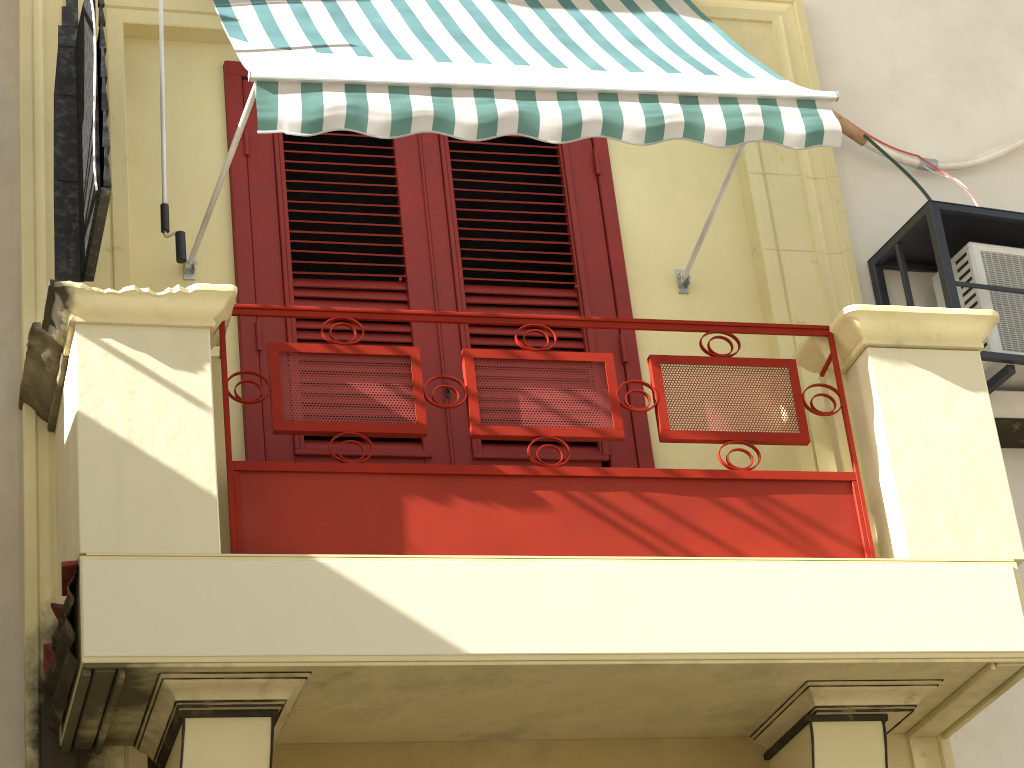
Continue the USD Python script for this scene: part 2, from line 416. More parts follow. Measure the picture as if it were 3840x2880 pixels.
# string course on the right, black underneath
part(house, 'string_course', prism([(yb, 1.03), (0.62, 1.00), (0.60, 0.985), (0.60, 0.90), (0.63, 0.885), (yb, 0.90)], 'x', 3.33, 8.0), M['beige'], label='projecting ledge on the right wall')
part(house, 'ledge_soffit', prism([(yb, 0.898), (0.632, 0.883), (0.64, 0.845), (yb, 0.84)], 'x', 3.33, 8.0), M['grime'], label='black underside of the ledge')

# ------------------------------------------------------------------ added unseen wall left of frame, stepped to shade wall and balcony foot
nb = thing('added_shade_wall', 'added stepped wall out of frame to the left that shades the house front', 'wall')
part(nb, 'lower_wall', bx(-2.25, -1.8, 0.12, yb - 0.001, -4.6, 3.397), M['shade_wall'])
part(nb, 'shade_band', bx(-2.25, -1.8, -0.03, yb - 0.001, 3.40, 4.0), M['shade_wall'])
part(nb, 'middle_wall', bx(-2.25, -1.8, 0.10, yb - 0.001, 4.003, 5.4), M['shade_wall'])
part(nb, 'shade_step', bx(-2.25, -1.8, -0.09, yb - 0.001, 5.403, 5.85), M['shade_wall'])
part(nb, 'upper_wall', bx(-2.25, -1.8, -0.30, yb - 0.001, 5.853, 9.0), M['shade_wall'])
ax = [(0.118, -4.6), (0.118, 1.69 + 0.2 * 0.42), (-3.2, 1.69 - 0.2 * 2.93), (-3.2, -4.6)]
part(nb, 'annexe', prism(ax, 'x', -2.6, -1.8), M['shade_wall'])

# ------------------------------------------------------------------ balcony
bal = thing('balcony', 'cream rendered balcony with two capped piers carried on moulded brackets', 'balcony')
A, B, C = 0.438, 2.793, 3.238
part(bal, 'slab', join(bx(0.0, 3.20, 0.0, W + 0.05, -0.355, -0.004, 0.004)), M['cream'])
part(bal, 'fascia_panel', bx(0.004, 3.178, -0.006, 0.0, -0.338, -0.020, 0.003), M['smooth'], label='smooth flat panel along the slab front')
part(bal, 'floor', bx(0.02, 3.19, 0.0, WR, -0.0035, 0.004), M['cream'])
# soffit: a margin moulding and boards along both sides
sof = sub(bal, 'soffit', 'stained soffit with margin mouldings')
part(sof, 'panel', bx(0.135, 3.03, 0.035, W, -0.362, -0.3551), M['soffit'])
for x0, x1, z in ((0.004, 0.030, -0.385), (0.040, 0.105, -0.372), (0.112, 0.132, -0.392), (3.036, 3.052, -0.386), (3.06, 3.165, -0.373), (3.172, 3.196, -0.388)):
    part(sof, 'moulding', bx(x0, x1, 0.032, W, z, -0.3553, 0.004), M['soffit'])
for x0, x1 in ((0.030, 0.040), (0.105, 0.112), (3.052, 3.06), (3.165, 3.172)):
    part(sof, 'black_joint', bx(x0, x1, 0.034, W, -0.362, -0.3553), M['grime'])
part(sof, 'front_moulding', bx(0.004, 3.196, 0.006, 0.026, -0.368, -0.3553, 0.004), M['soffit'])
part(sof, 'black_joint', bx(0.135, 3.03, 0.0262, 0.0345, -0.358, -0.3553), M['grime'])


# piers
def pier(x0, x1, label):
    p = sub(bal, 'pier', label)
    r0 = [rect_ring(x0, x1, 0.0, 0.21, z, 0.006, 0.2) for z in (0.0045, 0.825)]
    part(p, 'shaft', loft(r0), M['rough'], smooth=40)
    return p


CAPPROF = [(0.000, 0.815), (0.016, 0.818), (0.018, 0.835), (0.012, 0.838), (0.012, 0.846), (0.022, 0.853), (0.034, 0.862), (0.046, 0.876),
           (0.056, 0.893), (0.068, 0.908), (0.084, 0.918), (0.088, 0.920), (0.089, 0.940), (0.084, 0.946)]


def cap_rings(x0, x1, y0, y1, dz, chips=0, back=True, rad=0.012, xo=0.0):
    rings = []
    cnt4 = [max(4, round(d / 0.012)) for d in (y1 - y0, x1 - x0, y1 - y0, x1 - x0)]
    for i, (o, z) in enumerate(CAPPROF):
        f = o / 0.089
        ring = np.array(rect_ring(x0 - o - xo * f, x1 + o, y0 - o * 0.80, y1 + (o if back else 0), z + dz, 0.004 + rad * f, cnt=cnt4))
        if chips and i >= 9:
            c = meshkit.fbm(np.c_[ring[:, 0] * 11, ring[:, 1] * 11, np.full(len(ring), 3.3)], 4, 5)
            bite = np.clip((c - 0.47) * 6.5, 0, 1) * (0.25 + 0.75 * (i - 9) / 4)
            ring[:, 1] += np.where(ring[:, 1] < 0, bite * chips * 0.9, 0)
            ring[:, 2] -= bite * chips * 0.85
            ring[:, 2] += (meshkit.fbm(ring * 40, 3, 2) - 0.5) * 0.008
        else:
            ring[:, 1] += (meshkit.fbm(ring * 14 + 3, 3, 2) - 0.5) * 0.004
            ring[:, 2] += (meshkit.fbm(ring * 9 + 7, 3, 4) - 0.5) * 0.003
        rings.append(ring)
    return rings


pl = pier(0.0, A, 'left pier with a chipped moulded cap')
part(pl, 'cap', loft(cap_rings(0.0, A, 0.0, 0.215, -0.004, chips=0.034)), M['cap'], smooth=35, label='chipped moulded cap')
part(pl, 'return', bx(A - 0.02, 0.512, 0.205, 0.265, 0.005, 0.822, 0.004), M['cream'], label='narrow set-back strip beside the railing')
pr = pier(B, C, 'right pier with an intact moulded cap')
part(pr, 'cap', loft(cap_rings(B, C, 0.0, 0.215, 0.016, rad=0.045)), M['cap'], smooth=35, label='intact moulded cap with rounded corner')
part(pr, 'return', bx(2.716, B + 0.02, 0.206, 0.265, 0.005, 0.84, 0.004), M['cream'], label='narrow set-back strip beside the railing')
part(pr, 'return_cap', loft(cap_rings(2.735, B + 0.05, 0.19, 0.262, 0.014)), M['cream'], smooth=35)
# side parapets running back to the wall
part(bal, 'side_parapet', bx(0.0, 0.22, 0.211, W + 0.06, 0.005, 0.824, 0.004), M['rough'], label='left side parapet')
part(bal, 'side_parapet', bx(3.02, C, 0.211, W + 0.06, 0.005, 0.824, 0.004), M['rough'], label='right side parapet')
cop = cap_rings(0.0, 0.22, 0.225, W + 0.05, -0.012, xo=0.036)
for r_ in cop:
    r_[:, 1] = np.maximum(r_[:, 1], 0.222)
    bulge = meshkit.fbm(r_ * 9, 4, 8) - 0.5
    r_[:, 0] += bulge * 0.022
    r_[:, 2] += bulge * 0.015
part(bal, 'side_coping', loft(cop), M['stained'], smooth=50, label='blackened coping of the left side parapet')
part(bal, 'side_coping', loft(cap_rings(3.02, C, 0.225, W + 0.05, 0.014)), M['cream'], smooth=35)

# broken clay tiles and black crust along the slab's left side
cr = []
NZ, NY = 36, 60
for i, z in enumerate(np.linspace(-0.352, -0.012, NZ)):
    ring = []
    for k, y in enumerate(np.linspace(0.012, 0.70, NY)):
        q_ = np.array([[y * 7, z * 11, 1.7]])
        lay = 0.55 + 0.45 * math.sin(z * 62 + 3 * meshkit.fbm(q_, 3, 4)[0])
        env = math.sin(math.pi * min(1, 0.06 + i / (NZ - 1))) ** 0.5
        o = 0.006 + env * (0.018 + 0.050 * lay) * (0.5 + meshkit.fbm(q_ * 2.3, 4, 3)[0] * 0.9) * (0.55 + 0.5 * y)
        ring.append((-o, y, z))
    cr.append(ring)
V = np.array(cr).reshape(-1, 3); n = NY; Fc = []
for i in range(NZ - 1):
    for k in range(n - 1):
        a = i * n + k
        Fc += [(a, a + 1, a + n + 1), (a, a + n + 1, a + n)]
V2 = V.copy(); V2[:, 0] = 0.001
nv = len(V)
Fb = [(c_ + nv, b_ + nv, a_ + nv) for a_, b_, c_ in Fc]
part(bal, 'black_crust', (np.vstack([V, V2]), np.array(Fc + Fb)), M['grime'], smooth=True, label='black crust on the left side of the slab')
for (y0, y1, z0, z1, o, tilt) in ((0.05, 0.30, -0.014, 0.002, 0.052, 0.1), (0.30, 0.40, -0.062, -0.046, 0.065, -0.15), (0.52, 0.58, -0.19, -0.085, 0.072, 0.05)):
    m = bx(-o, 0.01, y0, y1, z0, z1, 0.003)
    m.vertices[:, 0] *= 1 - 0.45 * (m.vertices[:, 1] - y0) / (y1 - y0)
    m.vertices[:, 2] += m.vertices[:, 0] * tilt
    part(bal, 'broken_tile', m, M['tile'])


# brackets: a moulded head under the soffit, a dark block drawn as the shadow gap, and a scrolled body
def bracket(x0, x1, yf, bx0, bx1, label):
    b = sub(bal, 'bracket', label)
    lv = [(0.0, -0.361), (0.0, -0.373), (0.011, -0.3735), (0.011, -0.380), (0.016, -0.385), (0.030, -0.390), (0.044, -0.398), (0.053, -0.409), (0.055, -0.414), (0.062, -0.4145), (0.062, -0.420), (0.068, -0.4205), (0.068, -0.429)]
    rings = []
    for o, z in lv:
        fx = o * 1.02
        rings.append(rect_ring(x0 + fx, x1 - fx, yf + o * 1.75, W + 0.02, z, 0.005, cnt=[8, 10, 8, 10]))
    part(b, 'head', loft(rings), M['head'], smooth=30)
    for o, z, r_ in ((-0.001, -0.3605, 0.0050), (0.0095, -0.374, 0.0030), (0.0605, -0.4155, 0.0042), (0.0675, -0.4275, 0.0050)):
        fx = o * 1.02
        P_ = np.array([(x0 + fx, W, z)] + [(x0 + fx, yf + o * 1.75, z)] * 1 + [(x1 - fx, yf + o * 1.75, z), (x1 - fx, W, z)])
        for k in range(3):
            a_, b_ = P_[k], P_[k + 1]
            m_ = max(8, int(np.linalg.norm(b_ - a_) / 0.02))
            q_ = a_ + (b_ - a_) * np.linspace(0, 1, m_)[:, None]
            rad = r_ * (0.45 + 1.1 * meshkit.fbm(q_ * 13 + o * 90, 3, 4))
            part(b, 'grime_line', tube(q_, rad, 6), M['grime'])
    yb_ = yf + 0.155
    part(b, 'black_joint', bx(bx0 - 0.020, bx1 + 0.020, yb_ - 0.008, W, -0.452, -0.4292), M['grime'])  # near-black block painted in for the shade of the undercut
    # body: side view curving back to the wall, slightly flared
    side = [(yb_, -0.4523), (yb_ - 0.006, -0.475), (yb_ - 0.004, -0.55), (yb_ + 0.012, -0.65), (yb_ + 0.05, -0.76), (yb_ + 0.13, -0.86), (yb_ + 0.26, -0.93), (W + 0.02, -0.96), (W + 0.02, -0.4523)]
    m = prism(side, 'x', 0, bx1 - bx0)
    m.vertices[:, 0] = bx0 + m.vertices[:, 0] - 0.09 * np.clip(-0.4523 - m.vertices[:, 2], 0, None)
    part(b, 'body', m, M['cream'], smooth=25)
    for x in (bx0, bx1):
        s = np.array([(x - 0.09 * max(0, -0.4523 - z) + (-0.0015 if x == bx0 else 0.0015), y - 0.001, z) for y, z in curve(side[:6], 24)])
        part(b, 'grime_line', tube(s, np.linspace(0.0055, 0.0025, 24), 6), M['grime'])
    return b


bracket(0.244, 0.712, 0.078, 0.335, 0.612, 'left bracket with a moulded head')
bracket(2.432, 2.930, 0.195, 2.488, 2.755, 'right bracket with a moulded head')

# ------------------------------------------------------------------ railing
rail = thing('balcony_railing', 'red iron railing with three perforated panels and ringed joints between the piers', 'railing')
RY, XL, XR = 0.098, 0.4955, 2.7085
part(rail, 'top_rail', join(bx(XL + 0.01, XR + 0.012, RY - 0.014, RY + 0.020, HZ - 0.010, HZ + 0.004, 0.003),
                            bx(XL + 0.010, XR + 0.010, RY - 0.006, RY + 0.012, HZ - 0.032, HZ - 0.0102, 0.002)), M['red'])
for x, s in ((XL, 1), (XR, -1)):
    part(rail, 'post', bx(x - 0.009, x + 0.009, RY - 0.009, RY + 0.009, 0.014, HZ - 0.033, 0.002), M['red'])
    part(rail, 'wall_bracket', bar((x, RY + 0.009, HZ - 0.10), (x + 0.012 * s, 0.206, HZ - 0.14), 0.014), M['red'])
zp = 0.372
plate = sub(rail, 'kick_plate', 'solid red sheet panel along the foot of the railing')
xs = np.linspace(XL + 0.012, XR - 0.012, 60); zs = np.linspace(0.013, zp - 0.006, 12)
gx, gz = np.meshgrid(xs, zs)
gy = RY + 0.006 + (meshkit.fbm(np.stack([gx * 2.3, gz * 2.3, gx * 0], -1), 3, 9) - 0.5) * 0.012
V = np.stack([gx, gy, gz], -1).reshape(-1, 3)
Fq = []
for i in range(11):
    for k in range(59):
        a = i * 60 + k
        Fq += [(a, a + 1, a + 61), (a, a + 61, a + 60)]
part(plate, 'sheet', (V, np.array(Fq)), M['redsheet'], smooth=True)
part(plate, 'top_angle', join(bx(XL, XR, RY - 0.006, RY + 0.024, zp - 0.005, zp + 0.0006, 0.001), bx(XL, XR, RY - 0.008, RY - 0.002, zp - 0.032, zp + 0.001, 0.001)), M['red'])
part(plate, 'bottom_angle', bx(XL, XR, RY - 0.007, RY + 0.002, 0.012, 0.036, 0.002), M['red'])
for x in (XL + 0.018, XR - 0.018):
    part(plate, 'end_angle', bx(x - 0.009, x + 0.009, RY - 0.008, RY + 0.003, 0.0365, zp - 0.035, 0.002), M['red'])
part(rail, 'sill_strip', bx(XL - 0.06, 2.0, RY - 0.05, RY + 0.02, 0.0045, 0.010, 0.001), M['grime'], label='dark joint under the railing')


def perforated(x0, x1, z0, z1, y, pitch=0.0108, hole=0.35):
    """a sheet of staggered hexagonal holes, one ring of quads a cell"""
    V, Fc = [], []
    dx, dz = pitch, pitch * math.sqrt(3) / 2
    Ro, Ri = pitch / math.sqrt(3), pitch * hole
    j, z = 0, z0
    ang = np.radians(np.arange(6) * 60 + 30)
    while z < z1:
        x = x0 + (dx / 2 if j % 2 else 0)
        while x < x1:
            b = len(V)
            for r in (Ro, Ri):
                for a in ang:
                    V.append((x + r * math.cos(a), y, z + r * math.sin(a)))
            for k in range(6):
                k2 = (k + 1) % 6
                Fc += [(b + k, b + k2, b + 6 + k2), (b + k, b + 6 + k2, b + 6 + k)]
            x += dx
        z += dz; j += 1
    return np.array(V), np.array(Fc)


for i, (x0, x1) in enumerate(((0.647, 1.168), (1.322, 1.864), (2.000, 2.552))):
    z0, z1 = 0.488, 0.818
    fr = sub(rail, 'mesh_panel', ('mesh panel in front of the left shutter', 'mesh panel in front of the right shutter', 'mesh panel in front of the cream wall')[i])
    f, w = 0.034, 0.026
    ya, yc = RY - 0.006, RY + 0.016
    part(fr, 'panel_frame', join(
        bx(x0, x1, ya, ya + 0.004, z1 - f, z1), bx(x0, x1, ya - 0.0005, ya + 0.0037, z0, z0 + f),
        bx(x0, x0 + f, ya - 0.0010, ya + 0.0034, z0 + f, z1 - f), bx(x1 - f, x1, ya - 0.0010, ya + 0.0034, z0 + f, z1 - f),
        bx(x0, x1, ya + 0.0042, yc + 0.010, z1 - 0.005, z1 - 0.0002), bx(x0, x1, ya + 0.0042, yc + 0.010, z0 + 0.0002, z0 + 0.005),
        bx(x0 + 0.0002, x0 + 0.005, ya + 0.0044, yc + 0.0098, z0 + 0.005, z1 - 0.005), bx(x1 - 0.005, x1 - 0.0002, ya + 0.0044, yc + 0.0098, z0 + 0.005, z1 - 0.005)), M['red'])
    part(fr, 'perforated_sheet', perforated(x0 + f - 0.012, x1 - f + 0.012, z0 + f - 0.012, z1 - f + 0.012, yc + 0.002), M['mesh'], kind='stuff')


def flat_ring(cx, cz, a, b, y0, y1, t=0.0045, n=40):
    rings = []
    for k in range(n):
        th = 2 * math.pi * k / n
        c, s = math.cos(th), math.sin(th)
        rings.append([(cx + a * c, y0, cz + b * s), (cx + a * c, y1, cz + b * s), (cx + (a - t) * c, y1, cz + (b - t) * s), (cx + (a - t) * c, y0, cz + (b - t) * s)])
    V = np.array(rings).reshape(-1, 3); Fc = []
    for k in range(n):
        for q in range(4):
            p0, p1 = k * 4 + q, k * 4 + (q + 1) % 4
            r0, r1 = ((k + 1) % n) * 4 + q, ((k + 1) % n) * 4 + (q + 1) % 4
            Fc += [(p0, r0, r1), (p0, r1, p1)]
    m = trimesh.Trimesh(V, Fc, process=False); m.fix_normals()
    return m


for cx, cz, a, b in ((0.571, 0.648, 0.074, 0.059), (1.245, 0.650, 0.076, 0.060), (1.932, 0.654, 0.076, 0.060), (2.630, 0.660, 0.077, 0.062),
                     (0.907, 0.872, 0.074, 0.053), (1.590, 0.872, 0.074, 0.053), (2.274, 0.872, 0.076, 0.053),
                     (0.903, 0.430, 0.074, 0.057), (1.587, 0.430, 0.075, 0.057), (2.277, 0.430, 0.078, 0.057)):
    y0, y1 = RY - 0.008, RY + 0.009
    part(rail, 'ring', join(flat_ring(cx, cz, a, b, y0, y1), flat_ring(cx, cz - b + 0.040 + 0.0045, a * 0.62, 0.040, y0 + 0.001, y1 - 0.001)), M['red'], smooth=40)

# ------------------------------------------------------------------ door frame and shutters
part(house, 'door_frame', join(bx(0.687, 0.752, WR - 0.035, WR + 0.05, -0.02, 2.42, 0.004), bx(2.184, 2.244, WR - 0.035, WR + 0.05, -0.02, 2.42, 0.004),
                               bx(0.687, 2.244, WR - 0.034, WR + 0.05, 2.4203, 2.489, 0.004)), M['door'], label='dark red timber door frame')


def shutter(x0, x1, ox0, ox1, label, meet):
    s = thing('louvred_shutter', label, 'shutter', 'pair of red louvred shutters')
    y0, y1 = WR - 0.022, WR + 0.022
    zb, zt = 0.81, 2.30
    for a, b in ((x0, ox0 - 0.038), (ox1 + (0.038 if ox1 > 1.8 else 0.002), x1)) if meet == 'r' else ((x0, ox0 - 0.038), (ox1 + 0.002, x1)):
        part(s, 'stile', bx(a, b, y0, y1, 0.03, 2.41, 0.003), M['door'])
    part(s, 'rail', bx(ox0 - 0.0375, ox1 + 0.0015, y0 + 0.001, y1, zt, 2.41, 0.003), M['door'])
    part(s, 'rail', bx(ox0 - 0.0375, ox1 + 0.0015, y0 + 0.001, y1, 0.03, zb - 0.03, 0.003), M['door'])
    part(s, 'bead', join(bx(ox0 - 0.037, ox0 - 0.020, y0 - 0.012, y1 - 0.003, zb - 0.03, zt, 0.003), bx(ox0 - 0.0195, ox0, y0 - 0.004, y1 - 0.004, zb - 0.03, zt, 0.003),
                         bx(ox0 - 0.04, ox1 + 0.03, y0 - 0.016, y0 + 0.0005, zb - 0.052, zb - 0.031, 0.003), bx(ox0 + 0.0005, ox1, y0 - 0.004, y1 - 0.004, zb - 0.0295, zb - 0.012, 0.003)), M['door'])
    k, z = 0, zb + 0.012
    while z < zt:
        t = 31 if z > 1.52 else (62 if z > 1.02 else 55)
        t += rng.uniform(-4, 4)
        L, h = (0.046 if z > 1.52 else 0.052), 0.0062
        m = bx(ox0 - 0.004, ox1 + 0.004, -L / 2, L / 2, -h / 2, h / 2)
        m.apply_transform(trimesh.transformations.rotation_matrix(math.radians(t), (1, 0, 0)))
        m.apply_translation((0, WR + 0.002, z + rng.uniform(-0.002, 0.002)))
        m.vertices[:, 2] += (m.vertices[:, 0] - (ox0 + ox1) / 2) * rng.uniform(-0.008, 0.008)
        part(s, 'slat', m, M['door'])
        z += 0.0455
    return s


sl = shutter(0.755, 1.456, 0.902, 1.347, 'dark red louvred shutter leaf on the left of the doorway', 'l')
sr = shutter(1.460, 2.181, 1.573, 2.035, 'dark red louvred shutter leaf on the right of the doorway', 'r')
part(sr, 'bead', join(bx(2.0355, 2.045, WR - 0.026, WR + 0.015, 0.78, 2.30, 0.002), bx(2.0455, 2.0725, WR - 0.036, WR + 0.015, 0.78, 2.30, 0.003)), M['door'])
part(sr, 'meeting_strip', bx(1.448, 1.4595, WR - 0.031, WR - 0.0225, 0.05, 2.40, 0.003), M['door'])
part(sr, 'lock', join(bx(1.452, 1.468, WR - 0.038, WR - 0.031, 1.01, 1.07, 0.002), bx(1.457, 1.463, WR - 0.060, WR - 0.038, 1.025, 1.055, 0.001)), M['grip'])
for s_, x in ((sl, 0.7535), (sr, 2.1825)):
    for z in (1.24, 2.1):
        part(s_, 'hinge', tube([(x, WR - 0.040, z - 0.06), (x, WR - 0.040, z + 0.06)], 0.009, 10), M['door'])
    part(s_, 'tilt_rod', bx(*((1.31, 1.32) if s_ is sl else (2.015, 2.03)), WR - 0.052, WR - 0.040, 1.50, 1.512), M['door'])

# ------------------------------------------------------------------ awning
aw = thing('awning', 'green and white striped fabric awning with a scalloped valance over the door', 'awning')
XA, XB = 0.598, 2.775
YF = -0.150


def zbar(x):
    return 1.735 + 0.0355 * (x - XA)


from scipy.interpolate import PchipInterpolator
drop = PchipInterpolator([-0.02, 0, 0.12, 0.31, 0.50, 0.62, 0.83, 0.868, 0.876, 0.88], [-0.02, 0, 0.118, 0.345, 0.58, 0.74, 1.02, 1.08, 1.12, 1.45])


def hem_line(u):
    return YF + 0.178 + 0.075 * (1 - u) + 0.14 * math.exp(-u / 0.075)  # rise at the left end: overexposed stripes painted plain white


def fabric(lo, hi, name, material, label, ny):
    nx = 90
    V, UV = [], []
    for i in range(ny + 1):
        for k in range(nx + 1):
            u = k / nx
            a, b = lo(u), hi(u)
            y = a + (b - a) * i / ny
            dy = y - YF
            x = XA + (2.663 + 0.10 * math.exp(-dy / 0.16) - XA) * u
            s = u * (2.663 - XA) + XA - 2.515
            wave = 0.003 * math.sin(u * 21 + 3 * dy) * min(1, dy * 4) + (meshkit.fbm(np.array([[x * 3, y * 4, 0.4]]), 3, 6)[0] - 0.5) * 0.012 * min(1, dy * 5)
            V.append((x, y, zbar(x) + float(drop(dy)) - wave + 0.002))
            UV.append((s, y))
    V = np.array(V); UV = np.array(UV)
    Fc = []
    for i in range(ny):
        for k in range(nx):
            a = i * (nx + 1) + k
            Fc += [(a, a + 1, a + nx + 2), (a, a + nx + 2, a + nx + 1)]
    part(aw, name, (V, np.array(Fc)), material, smooth=True, label=label, uv=UV)


fabric(lambda u: YF, hem_line, 'hem', M['white'], 'plain white hem of the awning, its left rise painted overexposure', 14)
fabric(hem_line, lambda u: 0.730, 'canopy', M['canopy'], 'striped awning fabric', 40)
fb = bx(0, 1, -0.017, 0.014, -0.026, 0.004, 0.004)
fb.vertices = np.c_[XA - 0.004 + fb.vertices[:, 0] * (XB + 0.02 - XA), YF + fb.vertices[:, 1], zbar(XA + fb.vertices[:, 0] * (XB - XA)) + fb.vertices[:, 2]]
part(aw, 'front_bar', fb, M['alu'])
for x in (XA - 0.0075, XB + 0.0165):
    part(aw, 'end_cap', bx(x, x + 0.0035, YF - 0.016, YF + 0.013, zbar(x) - 0.025, zbar(x) + 0.003), M['tape'])

# valance: hangs from the bar, waves along its lower edge
nx, nz = 220, 26
V, UV, edge = [], [], []
for i in range(nz + 1):
    v = i / nz
    for k in range(nx + 1):
        u = k / nx
        x = XA + 0.012 + (2.748 - XA) * u
        ph = 2 * math.pi * (x - 0.905) / 0.309           # peaks of the scallop
        low = 0.244 - 0.019 * math.cos(ph) * min(1, max(0.0, (x - 0.68) / 0.12)) * min(1, max(0.0, (2.70 - x) / 0.10)) - (0.006 if x < 0.7 else 0)
        d = 0.022 + (low - 0.022) * v
        g_ = math.sin(math.pi / 2 * min(1, max(0, (v - 0.08) / 0.70))) ** 1.5 if v < 0.78 else 1 - 0.65 * ((v - 0.78) / 0.22) ** 1.4
        y = YF + 0.004 - 0.050 * g_ * (0.7 + 0.5 * meshkit.fbm(np.array([[x * 2.5, 0.3, 0.7]]), 2, 3)[0]) * min(1, 0.25 + (x - XA) * 2.2) - 0.004 * v
        y += (meshkit.fbm(np.array([[x * 3.2, v * 3.4, 2.2]]), 4, 11)[0] - 0.5) * 0.036 * math.sin(math.pi * min(1, v * 1.1 + 0.02)) ** 0.7
        y += (0.006 * math.sin(ph + 1.0) + 0.0 * v) * v
        V.append((x, y, zbar(x) - d)); UV.append((x - 2.666 + 0.02 * v, v))
        if i == nz:
            edge.append((x, y, zbar(x) - d))
V = np.array(V); Fc = []
for i in range(nz):
    for k in range(nx):
        a = i * (nx + 1) + k
        Fc += [(a, a + nx + 1, a + nx + 2), (a, a + nx + 2, a + 1)]
part(aw, 'valance', (V, np.array(Fc)), M['valance'], smooth=True, label='striped scalloped valance', uv=np.array(UV))
part(aw, 'valance_piping', tube(edge, 0.0042, 6), M['white'], smooth=True)
# folding arms and their wall brackets
for (p0, p1) in (((0.513, WR - 0.035, 1.548), (0.628, YF + 0.012, 1.722)), ((2.484, WR - 0.035, 1.575), (2.50, YF + 0.012, 1.785))):
    part(aw, 'arm', tube([p0, p1], 0.0115, 12), M['alu'], smooth=40)
    x, y, z = p0
    br = sub(aw, 'arm_bracket')
    part(br, 'wall_plate', bx(x - 0.022, x + 0.022, WR - 0.007, WR - 0.0003, z - 0.055, z + 0.055, 0.002), M['chrome'])
    part(br, 'lug', join(bx(x - 0.019, x - 0.0125, WR - 0.050, WR - 0.0072, z - 0.03, z + 0.025, 0.002), bx(x + 0.0125, x + 0.019, WR - 0.050, WR - 0.0072, z - 0.03, z + 0.025, 0.002)), M['chrome'])
    part(br, 'bolt', tube([(x - 0.026, y, z), (x + 0.026, y, z)], 0.007, 8), M['chrome'])
part(aw, 'roller', tube([(0.55, 0.69, 3.20), (2.75, 0.69, 3.28)], 0.036, 14), M['alu'], smooth=40)

# crank hanging from the awning's gear
ck = thing('awning_crank', 'thin pale crank rod with two black grips hanging on the left of the awning', 'crank handle')
part(ck, 'rod', tube([(0.372, 0.45, 1.50), (0.372, 0.45, 1.56), (0.400, 0.45, 2.95)], 0.0085, 10), M['alu'], smooth=40)
part(ck, 'grip', tube([(0.371, 0.45, 1.455), (0.372, 0.45, 1.565)], 0.0155, 12), M['grip'], smooth=40, label='upper black grip')
part(ck, 'cranked_link', tube(curve([(0.371, 0.45, 1.456), (0.374, 0.45, 1.435), (0.41, 0.45, 1.452), (0.424, 0.45, 1.452)], 14), 0.006, 8), M['chrome'], smooth=40)
part(ck, 'grip', tube([(0.424, 0.45, 1.335), (0.424, 0.45, 1.450)], 0.0185, 12), M['grip'], smooth=40, label='lower black grip')

# ------------------------------------------------------------------ old black shutter standing out from the left jamb
osh = thing('old_shutter', 'weathered black slatted wooden shutter standing open behind the left pier', 'shutter')
zl = [1.325, 1.483, 1.634, 1.773, 1.895, 2.004, 2.088, 2.17, 2.25, 2.33, 2.41, 2.49, 2.57, 2.65, 2.74]
arch = [(0.004, 1.322), (0.60, 1.322), (0.60, 2.36)] + [(0.60 - 0.596 * math.sin(a), 2.36 - 0.26 * (1 - math.cos(a))) for a in np.linspace(0.15, math.pi / 2, 14)]
part(osh, 'stile', prism(arch, 'x', 0.083, 0.094), M['greywood'], label='weathered grey outer board')
part(osh, 'bottom_rail', bx(0.0945, 0.130, 0.004, 0.60, 1.322, 1.345, 0.002), M['black'])
for i in range(len(zl) - 1):
    z0, z1 = zl[i] + 0.022, zl[i + 1] + 0.02
    tl = 0.006
    m = prism([(0.0945 + 0.010, z0), (0.131 - 0.001 * i * 0.6, z0), (0.119 - 0.001 * i * 0.6, z1 + 0.008), (0.112 - 0.001 * i * 0.6, z1 + 0.010)], 'y', 0.0 + 0.002 * i, 0.60 if z1 < 2.05 else 0.022 + 0.002 * i)
    part(osh, 'slat', m, M['black'])
part(osh, 'edge_glint', tube(curve([(0.081, 0.001, 1.33), (0.082, 0.001, 1.7), (0.082, 0.001, 2.1), (0.072, 0.06, 2.22), (0.058, 0.16, 2.30)], 30), 0.0042, 8), M['alu'], smooth=40, label='pale strip painted as the sunlit edge')  # pale tube painted in as the sunlit glint along the board edge
# second leaf folded against the first
xl_ = [(1.20, -0.008), (1.45, -0.010), (1.70, -0.006), (2.13, 0.001), (2.354, 0.020), (2.45, 0.035), (2.543, 0.053), (2.62, 0.072), (2.70, 0.083)]
zz = [1.20, 1.75, 2.13, 2.354, 2.45, 2.543, 2.62, 2.70]
for i in range(len(zz) - 1):
    z0, z1 = zz[i], zz[i + 1] + 0.004
    xo = np.interp(zz[i], [q[0] for q in xl_], [q[1] for q in xl_])
    xo2 = np.interp(zz[i + 1], [q[0] for q in xl_], [q[1] for q in xl_]) - (0.006 if i > 2 else 0)
    if i > 2:
        xo2 = xo + 0.002
    V = [(xo, 0.60 + 0.004 * i, z0), (0.0985, 0.612, z0), (0.0985, 0.64, z0), (xo + 0.004, 0.625 + 0.004 * i, z0),
         (xo2, 0.606 + 0.004 * i, z1), (0.0985, 0.616, z1), (0.0985, 0.64, z1), (xo2 + 0.004, 0.63 + 0.004 * i, z1)]
    part(osh, 'board', trimesh.Trimesh(V).convex_hull, M['black'])

# ------------------------------------------------------------------ air conditioner in its cage on the right
O = np.array([3.350, 0.318, 0.0]); ud = np.array([1, 0.13, 0]) / math.hypot(1, 0.13); vd = np.array([-ud[1], ud[0], 0])


def local(m):
    m = m.copy()
    v = m.vertices
    m.vertices = O + v[:, :1] * ud + v[:, 1:2] * vd + v[:, 2:3] * np.array([0, 0, 1.0])
    return m


cage = thing('air_conditioner_cage', 'dark steel angle-iron cage with a solid top fixed on the right wall', 'metal cage')
LZ, HZ2, D, LEN = 0.985, 1.673, 0.486, 0.98


def cb(name, *a, **k):
    part(cage, name, local(bx(*a)), M['steel'], **k)


